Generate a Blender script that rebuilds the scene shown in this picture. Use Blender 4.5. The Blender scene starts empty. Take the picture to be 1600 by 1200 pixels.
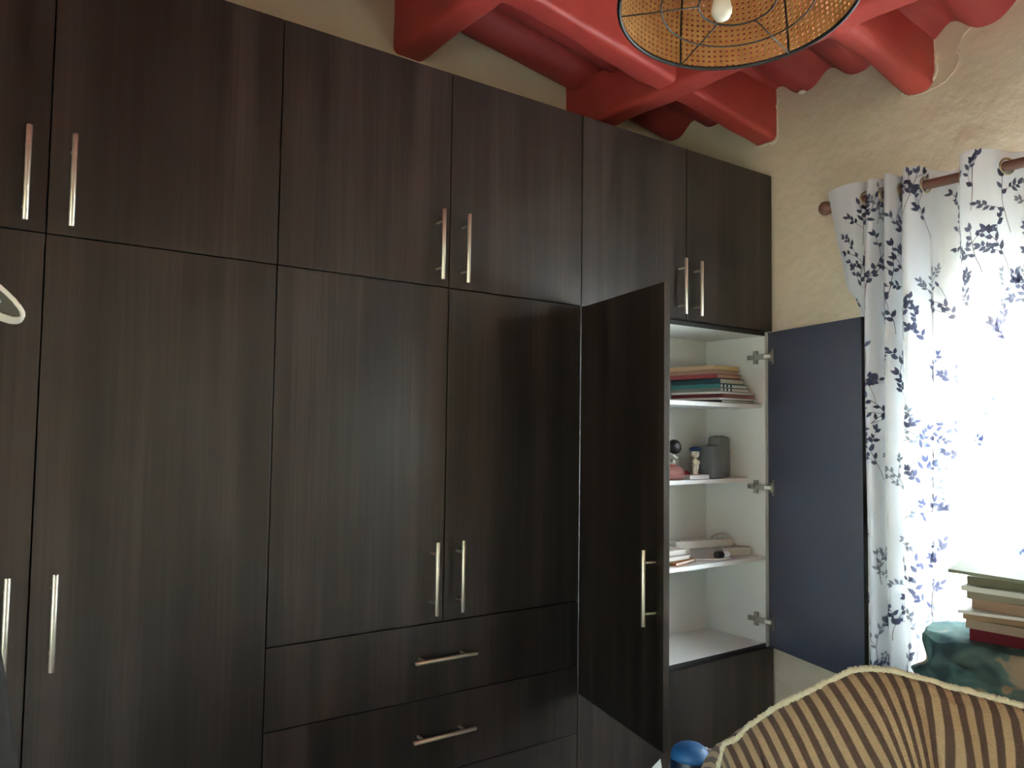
import bpy, bmesh, math, random
from mathutils import Vector, Matrix, noise
random.seed(7)
D = bpy.data
COL = bpy.context.scene.collection
SC = bpy.context.scene
R = math.radians

# ------------------------------------------------------------------ camera
CAM = Vector((0.0, -1.9415, 1.30))
cr = Vector((0.8031, -0.5956, 0.0138)); cf = Vector((0.5947, 0.8019, 0.05657))
cf.normalize(); cr = (cr - cf * cr.dot(cf)).normalized(); cu = cr.cross(cf)
cam = D.objects.new('camera', D.cameras.new('camera')); COL.objects.link(cam)
cam.matrix_world = Matrix(((cr.x, cu.x, -cf.x, CAM.x), (cr.y, cu.y, -cf.y, CAM.y), (cr.z, cu.z, -cf.z, CAM.z), (0, 0, 0, 1)))
cam.data.sensor_width = 36; cam.data.lens = 1265.09 / 1600 * 36; cam.data.clip_start = 0.02
SC.camera = cam

# ------------------------------------------------------------------ sky, sun, exposure
W = D.worlds.new('sky'); SC.world = W; W.use_nodes = True
nt = W.node_tree; nt.nodes.clear()
sk = nt.nodes.new('ShaderNodeTexSky'); sk.sky_type = 'NISHITA'; sk.sun_disc = False
sk.sun_elevation = R(20); sk.sun_rotation = R(107); sk.air_density = 1.0; sk.dust_density = 2.5; sk.ozone_density = 1.0
bgn = nt.nodes.new('ShaderNodeBackground'); bgn.inputs[1].default_value = 1.25
wo = nt.nodes.new('ShaderNodeOutputWorld')
nt.links.new(sk.outputs[0], bgn.inputs[0]); nt.links.new(bgn.outputs[0], wo.inputs[0])
SUN_DIR = Vector((-1.0, 0.30, -0.36)).normalized()
sl = D.lights.new('sun', 'SUN'); sl.energy = 125.0; sl.angle = R(0.6); sl.color = (0.95, 1.0, 0.99)
so = D.objects.new('sun', sl); COL.objects.link(so); so.rotation_euler = SUN_DIR.to_track_quat('-Z', 'Y').to_euler()
so.location = (8, -2, 6)
WIN = [(-1.75, -0.765, 0.66, 1.735), (-4.05, -3.0, 0.85, 1.95)]      # y0, y1, z0, z1 of the openings in the right wall; second is unseen, added for light
XW0, XW1 = 2.73, 2.93
for (a, b, c, d) in WIN:
    pl = D.lights.new('window_portal', 'AREA'); pl.shape = 'RECTANGLE'; pl.size = d - c; pl.size_y = b - a
    pl.cycles.is_portal = True
    po = D.objects.new('window_portal', pl); COL.objects.link(po)
    po.location = (XW1 - 0.02, (a + b) / 2, (c + d) / 2); po.rotation_euler = (0, R(90), 0)
WINL_ADDED = [(-3.7, -0.7, 0.30, 1.42)]                                   # unseen opening added in the left wall to light the right side
for (a, b, c, d) in WINL_ADDED:
    pl = D.lights.new('window_portal', 'AREA'); pl.shape = 'RECTANGLE'; pl.size = d - c; pl.size_y = b - a
    pl.cycles.is_portal = True
    po = D.objects.new('window_portal', pl); COL.objects.link(po)
    po.location = (-1.83, (a + b) / 2, (c + d) / 2); po.rotation_euler = (0, R(-90), 0)
SC.view_settings.view_transform = 'Standard'
try: SC.view_settings.look = 'None'
except Exception: pass
SC.view_settings.exposure = 1.38
SC.view_settings.gamma = 1.0
SC.view_settings.use_curve_mapping = False

# ------------------------------------------------------------------ helpers
ORG = {}
class G:
    def __init__(s): s.v = []; s.f = []; s.uv = None
    def add(s, vs, fs):
        o = len(s.v); s.v += [Vector(v) for v in vs]; s.f += [tuple(i + o for i in f) for f in fs]; return s
    def box(s, x0, x1, y0, y1, z0, z1, bev=0.0, M=None):
        bm = bmesh.new()
        vs = [bm.verts.new(c) for c in ((x0,y0,z0),(x1,y0,z0),(x1,y1,z0),(x0,y1,z0),(x0,y0,z1),(x1,y0,z1),(x1,y1,z1),(x0,y1,z1))]
        for f in ((0,3,2,1),(4,5,6,7),(0,1,5,4),(1,2,6,5),(2,3,7,6),(3,0,4,7)): bm.faces.new([vs[i] for i in f])
        if bev: bmesh.ops.bevel(bm, geom=bm.edges[:], offset=bev, segments=2, affect='EDGES', profile=.7)
        bm.verts.index_update()
        vv = [(M @ v.co) if M else v.co.copy() for v in bm.verts]
        ff = [[v.index for v in f.verts] for f in bm.faces]; bm.free()
        return s.add(vv, ff)
    def tube(s, pts, r, seg=10, cap=True, closed=False):
        pts = [Vector(p) for p in pts]; n = len(pts); rs = r if isinstance(r, (list, tuple)) else [r] * n
        up = None; vs = []; fs = []
        for i, p in enumerate(pts):
            t = (pts[(i + 1) % n] - pts[i - 1]) if closed else (pts[min(i + 1, n - 1)] - pts[max(i - 1, 0)])
            t.normalize()
            if up is None:
                up = Vector((0, 0, 1)) if abs(t.z) < .9 else Vector((1, 0, 0))
            a = up - t * up.dot(t)
            if a.length < 1e-6: a = t.orthogonal()
            a.normalize(); up = a; b = t.cross(a)
            for k in range(seg):
                w = 2 * math.pi * k / seg; vs.append(p + (a * math.cos(w) + b * math.sin(w)) * rs[i])
        m = n if closed else n - 1
        for i in range(m):
            for k in range(seg):
                j = (i + 1) % n; l = (k + 1) % seg
                fs.append((i * seg + k, i * seg + l, j * seg + l, j * seg + k))
        if cap and not closed:
            fs.append(tuple(range(seg - 1, -1, -1))); fs.append(tuple((n - 1) * seg + k for k in range(seg)))
        return s.add(vs, fs)
    def lathe(s, prof, seg=24, c=(0, 0, 0), M=None, sx=1.0, sy=1.0, sq=None):
        c = Vector(c); vs = []; fs = []; n = len(prof)
        for (r, z) in prof:
            for k in range(seg):
                w = 2 * math.pi * k / seg; cx, cy = math.cos(w), math.sin(w)
                if sq:
                    cx = math.copysign(abs(cx) ** sq, cx); cy = math.copysign(abs(cy) ** sq, cy)
                p = Vector((r * cx * sx, r * cy * sy, z)); p = (M @ p) if M else p
                vs.append(c + p)
        for i in range(n - 1):
            for k in range(seg):
                l = (k + 1) % seg; fs.append((i * seg + k, i * seg + l, (i + 1) * seg + l, (i + 1) * seg + k))
        if prof[0][0] > 1e-5: fs.append(tuple(range(seg - 1, -1, -1)))
        if prof[-1][0] > 1e-5: fs.append(tuple((n - 1) * seg + k for k in range(seg)))
        return s.add(vs, fs)
    def grid(s, fn, nu, nv, closeu=False):
        vs = [fn(i / nu, j / nv) for i in range(nu if closeu else nu + 1) for j in range(nv + 1)]
        fs = []; w = nv + 1; m = nu
        for i in range(m):
            for j in range(nv):
                k = (i + 1) % nu if closeu else i + 1
                fs.append((i * w + j, k * w + j, k * w + j + 1, i * w + j + 1))
        return s.add(vs, fs)

def build(g, name, mat, parent=None, org=None, smooth=False, angle=None):
    if parent is not None and org is None: org = ORG[parent.name]
    if org is None:
        xs = [v.x for v in g.v]; ys = [v.y for v in g.v]; zs = [v.z for v in g.v]
        org = Vector(((min(xs) + max(xs)) / 2, (min(ys) + max(ys)) / 2, min(zs)))
    org = Vector(org)
    me = D.meshes.new(name); me.from_pydata([tuple(v - org) for v in g.v], [], g.f); me.update()
    bm = bmesh.new(); bm.from_mesh(me); bmesh.ops.remove_doubles(bm, verts=bm.verts, dist=1e-6)
    if g.uv is None: bmesh.ops.recalc_face_normals(bm, faces=bm.faces)
    bm.to_mesh(me); bm.free()
    if smooth:
        me.polygons.foreach_set('use_smooth', [True] * len(me.polygons))
        if angle:
            try: me.set_sharp_from_angle(angle=R(angle))
            except Exception: pass
    me.materials.append(mat)
    o = D.objects.new(name, me); COL.objects.link(o)
    po = ORG[parent.name] if parent is not None else Vector((0, 0, 0))
    o.location = org - po
    if parent is not None: o.parent = parent
    ORG[o.name] = org
    return o
def thing(name, label, cat, loc, group=None):
    o = D.objects.new(name, None); COL.objects.link(o); o.location = loc; o.empty_display_size = .05
    ORG[o.name] = Vector(loc); tag(o, label, cat, group); return o
def tag(o, label, cat, group=None):
    o['label'] = label; o['category'] = cat
    if group: o['group'] = group
    return o
def struct(g, name, mat, parent=None, smooth=False, angle=None):
    o = build(g, name, mat, parent, org=(Vector((0, 0, 0)) if parent is None else None), smooth=smooth, angle=angle)
    if parent is None: o['kind'] = 'structure'
    return o
def catmull(pts, n):
    out = []; m = len(pts)
    for i in range(m - 1):
        p = [Vector(pts[max(0, min(m - 1, i + k))]) for k in (-1, 0, 1, 2)]
        for j in range(n):
            t = j / n
            out.append(.5 * ((2 * p[1]) + (p[2] - p[0]) * t + (2 * p[0] - 5 * p[1] + 4 * p[2] - p[3]) * t * t + (3 * p[1] - p[0] - 3 * p[2] + p[3]) * t ** 3))
    out.append(Vector(pts[-1])); return out
def ray(u, v, t): return CAM + (cf + cr * ((u - 800) / 1265.09) + cu * ((600 - v) / 1265.09)) * t

# ------------------------------------------------------------------ materials
def mat(name, col, rough=.6, metal=0.0, spec=.5, bump=None, var=None, coat=0.0, transl=0.0, sheen=0.0, tcol=None):
    m = D.materials.new(name); m.use_nodes = True; n = m.node_tree.nodes; l = m.node_tree.links
    b = n['Principled BSDF']; b.inputs['Roughness'].default_value = rough; b.inputs['Metallic'].default_value = metal
    b.inputs['Specular IOR Level'].default_value = spec; b.inputs['Coat Weight'].default_value = coat
    b.inputs['Base Color'].default_value = (*col, 1)
    if sheen: b.inputs['Sheen Weight'].default_value = sheen
    tc = n.new('ShaderNodeTexCoord')
    if var:      # (scale, second colour, (sx,sy,sz))
        mp = n.new('ShaderNodeMapping'); mp.inputs['Scale'].default_value = var[2] if len(var) > 2 else (1, 1, 1)
        l.new(tc.outputs['Object'], mp.inputs[0])
        nz = n.new('ShaderNodeTexNoise'); nz.inputs['Scale'].default_value = var[0]; nz.inputs['Detail'].default_value = 5
        l.new(mp.outputs[0], nz.inputs['Vector'])
        rp = n.new('ShaderNodeValToRGB'); rp.color_ramp.elements[0].position = .35; rp.color_ramp.elements[1].position = .65
        rp.color_ramp.elements[0].color = (*col, 1); rp.color_ramp.elements[1].color = (*var[1], 1)
        l.new(nz.outputs[0], rp.inputs[0]); l.new(rp.outputs[0], b.inputs['Base Color'])
    if bump:     # (scale, strength, distance)
        nb = n.new('ShaderNodeTexNoise'); nb.inputs['Scale'].default_value = bump[0]; nb.inputs['Detail'].default_value = 6
        l.new(tc.outputs['Object'], nb.inputs['Vector'])
        bp = n.new('ShaderNodeBump'); bp.inputs['Strength'].default_value = bump[1]; bp.inputs['Distance'].default_value = bump[2]
        l.new(nb.outputs[0], bp.inputs['Height']); l.new(bp.outputs[0], b.inputs['Normal'])
    if transl:
        t = n.new('ShaderNodeBsdfTranslucent'); t.inputs[0].default_value = (*(tcol or col), 1)
        mx = n.new('ShaderNodeMixShader'); mx.inputs[0].default_value = transl
        l.new(b.outputs[0], mx.inputs[1]); l.new(t.outputs[0], mx.inputs[2]); l.new(mx.outputs[0], n['Material Output'].inputs[0])
    return m

def wood_mat(name, c0, c1, c2, rough):
    m = D.materials.new(name); m.use_nodes = True; n = m.node_tree.nodes; l = m.node_tree.links
    b = n['Principled BSDF']; b.inputs['Specular IOR Level'].default_value = .58
    tc = n.new('ShaderNodeTexCoord'); oi = n.new('ShaderNodeObjectInfo')
    ad = n.new('ShaderNodeVectorMath'); ad.operation = 'MULTIPLY_ADD'
    l.new(oi.outputs['Random'], ad.inputs[0]); ad.inputs[1].default_value = (13, 7, 5); l.new(tc.outputs['Object'], ad.inputs[2])
    def nz(sc, scale, det):
        mp = n.new('ShaderNodeMapping'); mp.inputs['Scale'].default_value = sc; l.new(ad.outputs[0], mp.inputs[0])
        k = n.new('ShaderNodeTexNoise'); k.inputs['Scale'].default_value = scale; k.inputs['Detail'].default_value = det
        k.inputs['Distortion'].default_value = .3
        l.new(mp.outputs[0], k.inputs['Vector']); return k
    a = nz((1, 1, .035), 16, 4); f = nz((1, 1, .02), 120, 3)
    mx = n.new('ShaderNodeMath'); mx.operation = 'MULTIPLY_ADD'; mx.inputs[1].default_value = .35
    l.new(f.outputs[0], mx.inputs[0]); 
    ms = n.new('ShaderNodeMath'); ms.operation = 'MULTIPLY'; ms.inputs[1].default_value = .75
    l.new(a.outputs[0], ms.inputs[0]); l.new(ms.outputs[0], mx.inputs[2])
    rp = n.new('ShaderNodeValToRGB'); e = rp.color_ramp.elements
    e[0].position = .40; e[0].color = (*c0, 1); e[1].position = .70; e[1].color = (*c2, 1)
    k = e.new(.55); k.color = (*c1, 1)
    l.new(mx.outputs[0], rp.inputs[0]); l.new(rp.outputs[0], b.inputs['Base Color'])
    b.inputs['Roughness'].default_value = rough
    bp = n.new('ShaderNodeBump'); bp.inputs['Strength'].default_value = .12; bp.inputs['Distance'].default_value = .001
    l.new(f.outputs[0], bp.inputs['Height']); l.new(bp.outputs[0], b.inputs['Normal'])
    return m

M_WOOD = wood_mat('dark_laminate', (.0090, .0069, .0058), (.0175, .0135, .0110), (.037, .0270, .0235), .36)
M_DOORHAZE = mat('hazy_door_back', (.064, .074, .112), .34, bump=(300, .05, .001))  # window haze and sky reflection put into this blue-grey
M_EDGE = mat('dark_edge_band', (.020, .018, .017), .5)
M_WHITE = mat('white_melamine', (.86, .88, .83), .42)
M_SHELF = mat('white_shelf', (.88, .89, .87), .4)
M_METAL = mat('brushed_nickel', (.74, .71, .62), .40, metal=1.0)
M_HINGE = mat('hinge_steel', (.33, .31, .27), .30, metal=1.0)
M_PIN = mat('white_plastic_pin', (.85, .85, .78), .5)
M_WALL = mat('cream_plaster', (.60, .53, .39), .75, spec=.25, bump=(9, .5, .03), var=(3.0, (.66, .58, .44)))
M_RIDGE = mat('loose_plaster', (.74, .66, .50), .8, bump=(60, .5, .004))
M_RED = mat('red_paint', (.36, .040, .034), .5, bump=(14, .30, .012), var=(5.0, (.44, .060, .047)))
M_REDS = mat('red_painted_sheet', (.30, .034, .034), .55, bump=(12, .25, .01), var=(4.0, (.36, .045, .042)))
M_FLOOR = mat('floor_tile', (.25, .22, .19), .4, var=(6.0, (.30, .27, .23)))
M_GROUND = mat('dry_ground', (.28, .27, .21), .9, var=(2.0, (.35, .33, .25)))
M_FRAME = mat('window_frame_paint', (.55, .52, .46), .5)
M_ROD = mat('rod_wood', (.15, .075, .055), .45, var=(20, (.20, .10, .07), (1, .1, 1)))
M_EYE = mat('eyelet_brass', (.55, .47, .30), .35, metal=1.0)
M_CLOTH = mat('white_curtain_cloth', (.74, .78, .84), .9, spec=.1, transl=.31, bump=(500, .1, .0005))
M_LEAF = mat('indigo_leaf_print', (.042, .047, .095), .9, spec=.1, transl=.5, tcol=(.36, .38, .52))
M_LEAF2 = mat('slate_leaf_print', (.16, .19, .25), .9, spec=.1, transl=.5, tcol=(.46, .50, .58))
M_STEM = mat('brown_stem_print', (.12, .10, .14), .9, spec=.1, transl=.5, tcol=(.34, .32, .38))
M_CANE = mat('woven_cane', (.54, .26, .085), .55, transl=.30, bump=(160, .6, .003), var=(30, (.66, .37, .14)))
M_BLACK = mat('black_wire', (.012, .012, .012), .45)
M_BULB = mat('opal_bulb', (.80, .76, .66), .3)

# ------------------------------------------------------------------ the setting
SL = 0.137
def zroof(x): return 2.648 + SL * (2.73 - x)
XL, YF, YB = -1.7, -4.5, 0.60
struct(G().box(XL - .1, XW0 + .0, YF - .1, YB + .1, -.12, 0), 'floor', M_FLOOR)
def wall_with_holes(x0, x1, ya, yb, za, zb, holes):
    g = G(); ys = sorted({ya, yb, *[h[0] for h in holes], *[h[1] for h in holes]}); zs = sorted({za, zb, *[h[2] for h in holes], *[h[3] for h in holes]})
    for i in range(len(ys) - 1):
        for j in range(len(zs) - 1):
            cy, cz = (ys[i] + ys[i + 1]) / 2, (zs[j] + zs[j + 1]) / 2
            if any(h[0] < cy < h[1] and h[2] < cz < h[3] for h in holes): continue
            a, b, c, d = ys[i], ys[i + 1], zs[j], zs[j + 1]
            g.add([(x0, a, c), (x0, b, c), (x0, b, d), (x0, a, d)], [(0, 3, 2, 1)]); g.add([(x1, a, c), (x1, b, c), (x1, b, d), (x1, a, d)], [(0, 1, 2, 3)])
    for (a, b, c, d) in list(holes) + [(ya, yb, za, zb)]:
        g.add([(x0, a, c), (x1, a, c), (x1, b, c), (x0, b, c), (x0, a, d), (x1, a, d), (x1, b, d), (x0, b, d)], [(0, 1, 2, 3), (4, 7, 6, 5), (0, 4, 5, 1), (3, 2, 6, 7)])
    return g
wall_r = struct(wall_with_holes(XW0, XW1, YF - .1, YB + .1, -.12, 2.80, WIN), 'wall_right', M_WALL)
struct(G().box(XL - .1, XW0, YB, YB + .15, -.12, 3.35), 'wall_back', M_WALL)
struct(wall_with_holes(XL - .15, XL, YF, YB, -.12, 3.35, WINL_ADDED), 'wall_left', M_WALL)
struct(G().box(XL - .1, XW0, YF - .15, YF, -.12, 3.35), 'wall_front', M_WALL)
struct(G().box(-16, 16, -14, 10, -.45, -.25), 'ground', M_GROUND)
struct(G().box(XW1, 5.3, -4.6, -2.55, 2.12, 2.22), 'added_sun_shade', M_FRAME)  # roof and posts are unseen, added to keep sun off the second window
for y in (-4.5, -2.65): struct(G().box(5.1, 5.2, y - .05, y + .05, -.25, 2.12), 'added_shade_post', M_FRAME)
# loose plaster lips round the beam ends
def lip(pts, r):
    g = G(); pp = catmull([(XW0 - .001, y, z) for y, z in pts], 6)
    g.tube([p + Vector((0, random.uniform(-.003, .003), random.uniform(-.003, .003))) for p in pp], [r * random.uniform(.5, 1.3) for _ in pp], 6)
    build(g, 'plaster_lip', M_RIDGE, wall_r, smooth=True)
lip([(.090, 2.468), (.04, 2.466), (-.012, 2.470), (-.020, 2.52), (-.018, 2.60), (-.024, 2.64)], .0045)
lip([(-.520, 2.492), (-.56, 2.478), (-.61, 2.488), (-.640, 2.53), (-.638, 2.60), (-.63, 2.65)], .0055)
lip([(-.56, 2.470), (-.66, 2.478), (-.715, 2.53), (-.715, 2.58), (-.745, 2.63), (-.79, 2.65)], .003)
# corrugated sheet roof
def froof(a, b):
    x = XL - .2 + (3.15 - (XL - .2)) * a; y = YF - .25 + (YB + .35 - (YF - .25)) * b
    w = 2 * math.pi * (y + .03) / .222
    return Vector((x, y, zroof(x) + .029 * math.cos(w) + .005 * math.cos(2 * w) + .004 * noise.noise((x * 2, y * 3, 1))))
ceil = G(); ceil.grid(froof, 44, 340)
vt = list(ceil.v); off = len(vt); ceil.grid(lambda a, b: froof(a, b) + Vector((0, 0, .03)), 44, 340)
ceiling = struct(ceil, 'ceiling', M_REDS, smooth=True)
def beam(name, p0, p1, w, h, seed, rnd=.02, nseg=46):
    """rough painted beam from p0 to p1 (bottom centre line)"""
    p0, p1 = Vector(p0), Vector(p1); t = (p1 - p0).normalized(); s = t.cross(Vector((0, 0, 1))).normalized(); up = s.cross(t)
    prof = []
    for (cx, cz, a0) in ((w / 2 - rnd, h - .004, 0), (-w / 2 + rnd, h - .004, 90), (-w / 2 + rnd, rnd, 180), (w / 2 - rnd, rnd, 270)):
        if cz > rnd:
            prof.append((cx + (rnd if cx > 0 else -rnd), h)); continue
        for k in range(5):
            an = R(a0 + 22.5 * k); prof.append((cx + rnd * math.cos(an), cz + rnd * math.sin(an)))
    n = len(prof); vs = []; fs = []
    for i in range(nseg + 1):
        c = p0.lerp(p1, i / nseg)
        for (a, b) in prof:
            q = c + s * a + up * b
            k = noise.noise(q * 3.2 + Vector((seed, 0, 0))) * .012 + noise.noise(q * 11 + Vector((0, seed, 0))) * .004
            vs.append(q + (s * a / w + up * (b / h - .5)) * k * 2)
    for i in range(nseg):
        for k in range(n): fs.append((i * n + k, i * n + (k + 1) % n, (i + 1) * n + (k + 1) % n, (i + 1) * n + k))
    fs += [tuple(range(n)), tuple(nseg * n + k for k in range(n - 1, -1, -1))]
    return build(G().add(vs, fs), name, M_RED, ceiling, smooth=True, angle=50)
for i, y in enumerate((.040, -.580, -1.20, -1.82, -2.44, -3.06, -3.68, -4.3)):
    beam('rafter', (2.86, y, zroof(2.86) - .176), (XL - .1, y, zroof(XL - .1) - .176), .108, .20, 3 + i, .022 if i != 1 else .04)
for i, x in enumerate((2.205, 1.395, .60, -.2, -1.0)):
    beam('cross_beam', (x, YB + .08, zroof(x) - .180), (x, YF - .08, zroof(x) - .180), .115, .20, 40 + i, .022)
build(G().lathe([(0, .004), (.012, .003), (.016, -.002), (.010, -.006), (0, -.007)], 12, (2.715, -.14, 2.622)), 'nail_cap', M_PIN, ceiling, smooth=True)
# windows; those after the first are unseen, added for light
for i, (a, b, c, d) in enumerate(WIN + WINL_ADDED):
    x = XW1 - .07 if i < len(WIN) else XL - .13; g = G(); f = .035
    g.box(x, x + .05, a, a + f, c, d, .003); g.box(x, x + .05, b - f, b, c, d, .003); g.box(x, x + .05, a + f, b - f, c, c + f, .003); g.box(x, x + .05, a + f, b - f, d - f, d, .003)
    w = struct(g, 'window_%d' % (i + 1), M_FRAME)
    m = D.materials.get('pane_glass')
    if not m:
        m = D.materials.new('pane_glass'); m.use_nodes = True; nn = m.node_tree.nodes; ll = m.node_tree.links; nn.remove(nn['Principled BSDF'])
        tr = nn.new('ShaderNodeBsdfTransparent'); gl = nn.new('ShaderNodeBsdfGlossy'); gl.inputs['Roughness'].default_value = .02
        tr.inputs[0].default_value = (.96, .98, .97, 1)
        fr = nn.new('ShaderNodeFresnel'); fr.inputs[0].default_value = 1.3; mx = nn.new('ShaderNodeMixShader')
        ll.new(fr.outputs[0], mx.inputs[0]); ll.new(tr.outputs[0], mx.inputs[1]); ll.new(gl.outputs[0], mx.inputs[2]); ll.new(mx.outputs[0], nn['Material Output'].inputs[0])
    build(G().box(x + .02, x + .026, a + f, b - f, c + f, d - f), 'pane', m, w)

# ------------------------------------------------------------------ wardrobe
BX = [-.288 + .5 * i for i in range(7)]             # door boundaries
BX[-1] = 2.714
GAP = .0016; TH = .018; ZT = 2.325; ZM = 1.700
def handle_mesh():
    g = G(); L = .099
    g.tube([(0, -.036, -L), (0, -.036, -L + .001), (0, -.036, L - .001), (0, -.036, L)], [.0055, .006, .006, .0055], 14)
    for s in (-1, 1): g.tube([(0, 0, s * .066), (0, -.033, s * .066)], .0042, 10)
    return g
_h = handle_mesh(); HM = D.meshes.new('handle'); HM.from_pydata([tuple(v) for v in _h.v], [], _h.f); HM.materials.append(M_METAL)
HM.polygons.foreach_set('use_smooth', [True] * len(HM.polygons)); HM.set_sharp_from_angle(angle=R(40))
def handle(parent, x, z, horiz=False):
    o = D.objects.new('handle', HM); COL.objects.link(o); o.parent = parent
    o.location = Vector((x, 0, z)) - ORG[parent.name]
    if horiz: o.rotation_euler = (0, R(90), 0)
    o['label'] = 'brushed nickel bar handle'
    return o
def door(parent, x0, x1, z0, z1, hx=None, hz=None, name='door', horiz=False, pivot=None, rot=0, back=None):
    g = G().box(x0 + GAP, x1 - GAP, 0, TH, z0 + GAP, z1 - GAP, .0012)
    org = Vector(pivot) if pivot else Vector(((x0 + x1) / 2, 0, z0))
    o = build(g, name, M_WOOD, parent, org=org)
    if back:
        o.data.materials.append(back)
        for p in o.data.polygons:
            if p.normal.y > .9: p.material_index = 1
    if hx is not None: handle(o, hx, hz, horiz)
    if rot: o.rotation_euler = (0, 0, R(rot))
    return o
def carcass(parent, x0, x1, z0, z1, depth):
    t = .017
    for (nm, b) in (('side_panel', (x0, x0 + t, TH, depth, z0, z1)), ('side_panel', (x1 - t, x1, TH, depth, z0, z1)), ('top_panel', (x0 + t, x1 - t, TH, depth, z1 - t, z1)),
                    ('bottom_panel', (x0 + t, x1 - t, TH, depth, z0, z0 + t)), ('back_panel', (x0 + t, x1 - t, depth - .006, depth, z0 + t, z1 - t))):
        build(G().box(*b), nm, M_EDGE, parent)
DEP = .56
where = ('at the left edge of the photo', 'in the middle of the wardrobe wall', 'beside the curtained window')
for k in range(3):
    x0, xm, x1 = BX[2 * k], BX[2 * k + 1], BX[2 * k + 2]
    t = thing('loft_cabinet', 'dark wood upper cabinet with two closed doors ' + where[k], 'cabinet', ((x0 + x1) / 2, .28, ZM), 'upper cabinets of the wardrobe wall')
    carcass(t, x0 + .0005, x1 - .0005, ZM + .002, ZT, DEP)
    door(t, x0, xm, ZM, ZT, xm - .042, 1.814); door(t, xm, x1, ZM, ZT, xm + .042, 1.814)
lab = ('tall dark wood wardrobe with full-height closed doors at the left edge', 'dark wood wardrobe with two closed doors above bar-handled drawers',
       'dark wood wardrobe standing open with white shelves inside')
# left unit
t = thing('wardrobe', lab[0], 'wardrobe', ((BX[0] + BX[2]) / 2, .28, 0), 'wardrobe units along the back wall')
carcass(t, BX[0] + .0005, BX[2] - .0005, .08, ZM - .001, DEP)
door(t, BX[0], BX[1], .10, ZM, BX[1] - .042, .892); door(t, BX[1], BX[2], .10, ZM, BX[1] + .042, .892)
build(G().box(BX[0], BX[2] - .001, .04, DEP - .02, 0, .08), 'plinth', M_EDGE, t)
# middle unit
t = thing('wardrobe', lab[1], 'wardrobe', ((BX[2] + BX[4]) / 2, .28, 0), 'wardrobe units along the back wall')
carcass(t, BX[2] + .0005, BX[4] - .0005, .08, ZM - .001, DEP)
door(t, BX[2], BX[3], .766, ZM, BX[3] - .042, .892); door(t, BX[3], BX[4], .766, ZM, BX[3] + .042, .892)
for (a, b, hz) in ((.565, .766, .675), (.358, .565, .469), (.10, .358, .262)):
    door(t, BX[2], BX[4], a, b, BX[3] - .006, hz, 'drawer', True)
build(G().box(BX[2], BX[4] - .001, .04, DEP - .02, 0, .08), 'plinth', M_EDGE, t)
# right unit, open
x0, x1 = BX[4], BX[6]; ZB = .480
t = thing('wardrobe', lab[2], 'wardrobe', ((x0 + x1) / 2, .28, 0), 'wardrobe units along the back wall')
UC = t; dp = .330
def panel(nm, b, m=M_WHITE, edge=None):
    o = build(G().box(*b), nm, m, t)
    if edge:
        o.data.materials.append(edge)
        for p in o.data.polygons:
            if p.normal.y < -.9: p.material_index = 1
    return o
panel('side_panel', (x0 + .0005, x0 + .018, TH + .001, DEP, .08, ZM - .001), M_WHITE, M_EDGE); panel('side_panel', (x1 - .022, x1 - .002, TH + .001, DEP, .08, ZM - .001))
panel('top_panel', (x0 + .018, x1 - .022, TH + .001, dp, 1.683, ZM - .001), M_WHITE, M_EDGE)
panel('bottom_panel', (x0 + .018, x1 - .022, TH + .001, dp, .474, .492), M_WHITE, M_EDGE)
panel('back_panel', (x0 + .018, x1 - .022, .311, .330, .492, 1.683))
SH = []
for (z, y) in ((1.414, .033), (1.122, .100), (.824, .016)):
    SH.append(build(G().box(x0 + .018, x1 - .0225, max(y, TH + .002), .3105, z - .016, z, .001), 'shelf', M_SHELF, t))
    for yy in (.16, .26):
        build(G().box(x1 - .034, x1 - .022, yy - .006, yy + .006, z - .024, z - .0161), 'shelf_peg', M_PIN, t)
build(G().box(x0 + GAP, x1 - GAP, 0, TH, .10, ZB - .003, .0012), 'lower_panel', M_WOOD, t)
build(G().box(x0, x1 - .001, .04, .30, 0, .08), 'plinth', M_EDGE, t)
door(t, x0, BX[5], ZB, ZM - .003, BX[5] - .042, .892, pivot=(x0, 0, ZB), rot=-105.5, back=M_DOORHAZE)
door(t, BX[5], x1, ZB, ZM - .003, BX[5] + .042, .892, pivot=(x1 - .002, 0, ZB), rot=72.5, back=M_DOORHAZE)
pv = Vector((x1 - .002, 0, 0)); dd = Vector((-math.cos(R(72.5)), -math.sin(R(72.5)), 0)); nn_ = Vector((-dd.y, dd.x, 0)) * -1
if nn_.x > 0: nn_ = -nn_
for z in (1.600, 1.090, .578):
    xs = x1 - .022; g = G()
    g.box(xs - .010, xs, .050, .068, z - .026, z + .026, .002); g.box(xs - .016, xs - .006, .030, .092, z - .009, z + .009, .002)
    g.box(xs - .020, xs - .012, -.004, .05, z - .011, z + .011, .002)
    g.tube([(xs - .021, .060, z), (xs - .014, .060, z)], .004, 8); g.tube([(xs - .021, .082, z), (xs - .014, .082, z)], .004, 8)
    Mx = Matrix((( dd.x, nn_.x, 0, 0), (dd.y, nn_.y, 0, 0), (0, 0, 1, 0), (0, 0, 0, 1)))
    c = pv + dd * .030 + nn_ * .018 + Vector((0, 0, z)); Mx.translation = c
    g.box(-.006, .006, -.002, .004, -.030, .030, .002, Mx); g.box(-.012, -.004, 0, .012, -.018, .018, .002, Mx)
    h = build(g, 'hinge', M_HINGE, t, org=(xs - .01, .05, z)); h['label'] = 'steel concealed cabinet hinge'
    build(G().box(xs - .021, xs - .011, -.018, .010, z - .007, z + .007, .003), 'hinge_pin', M_PIN, h)

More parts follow.
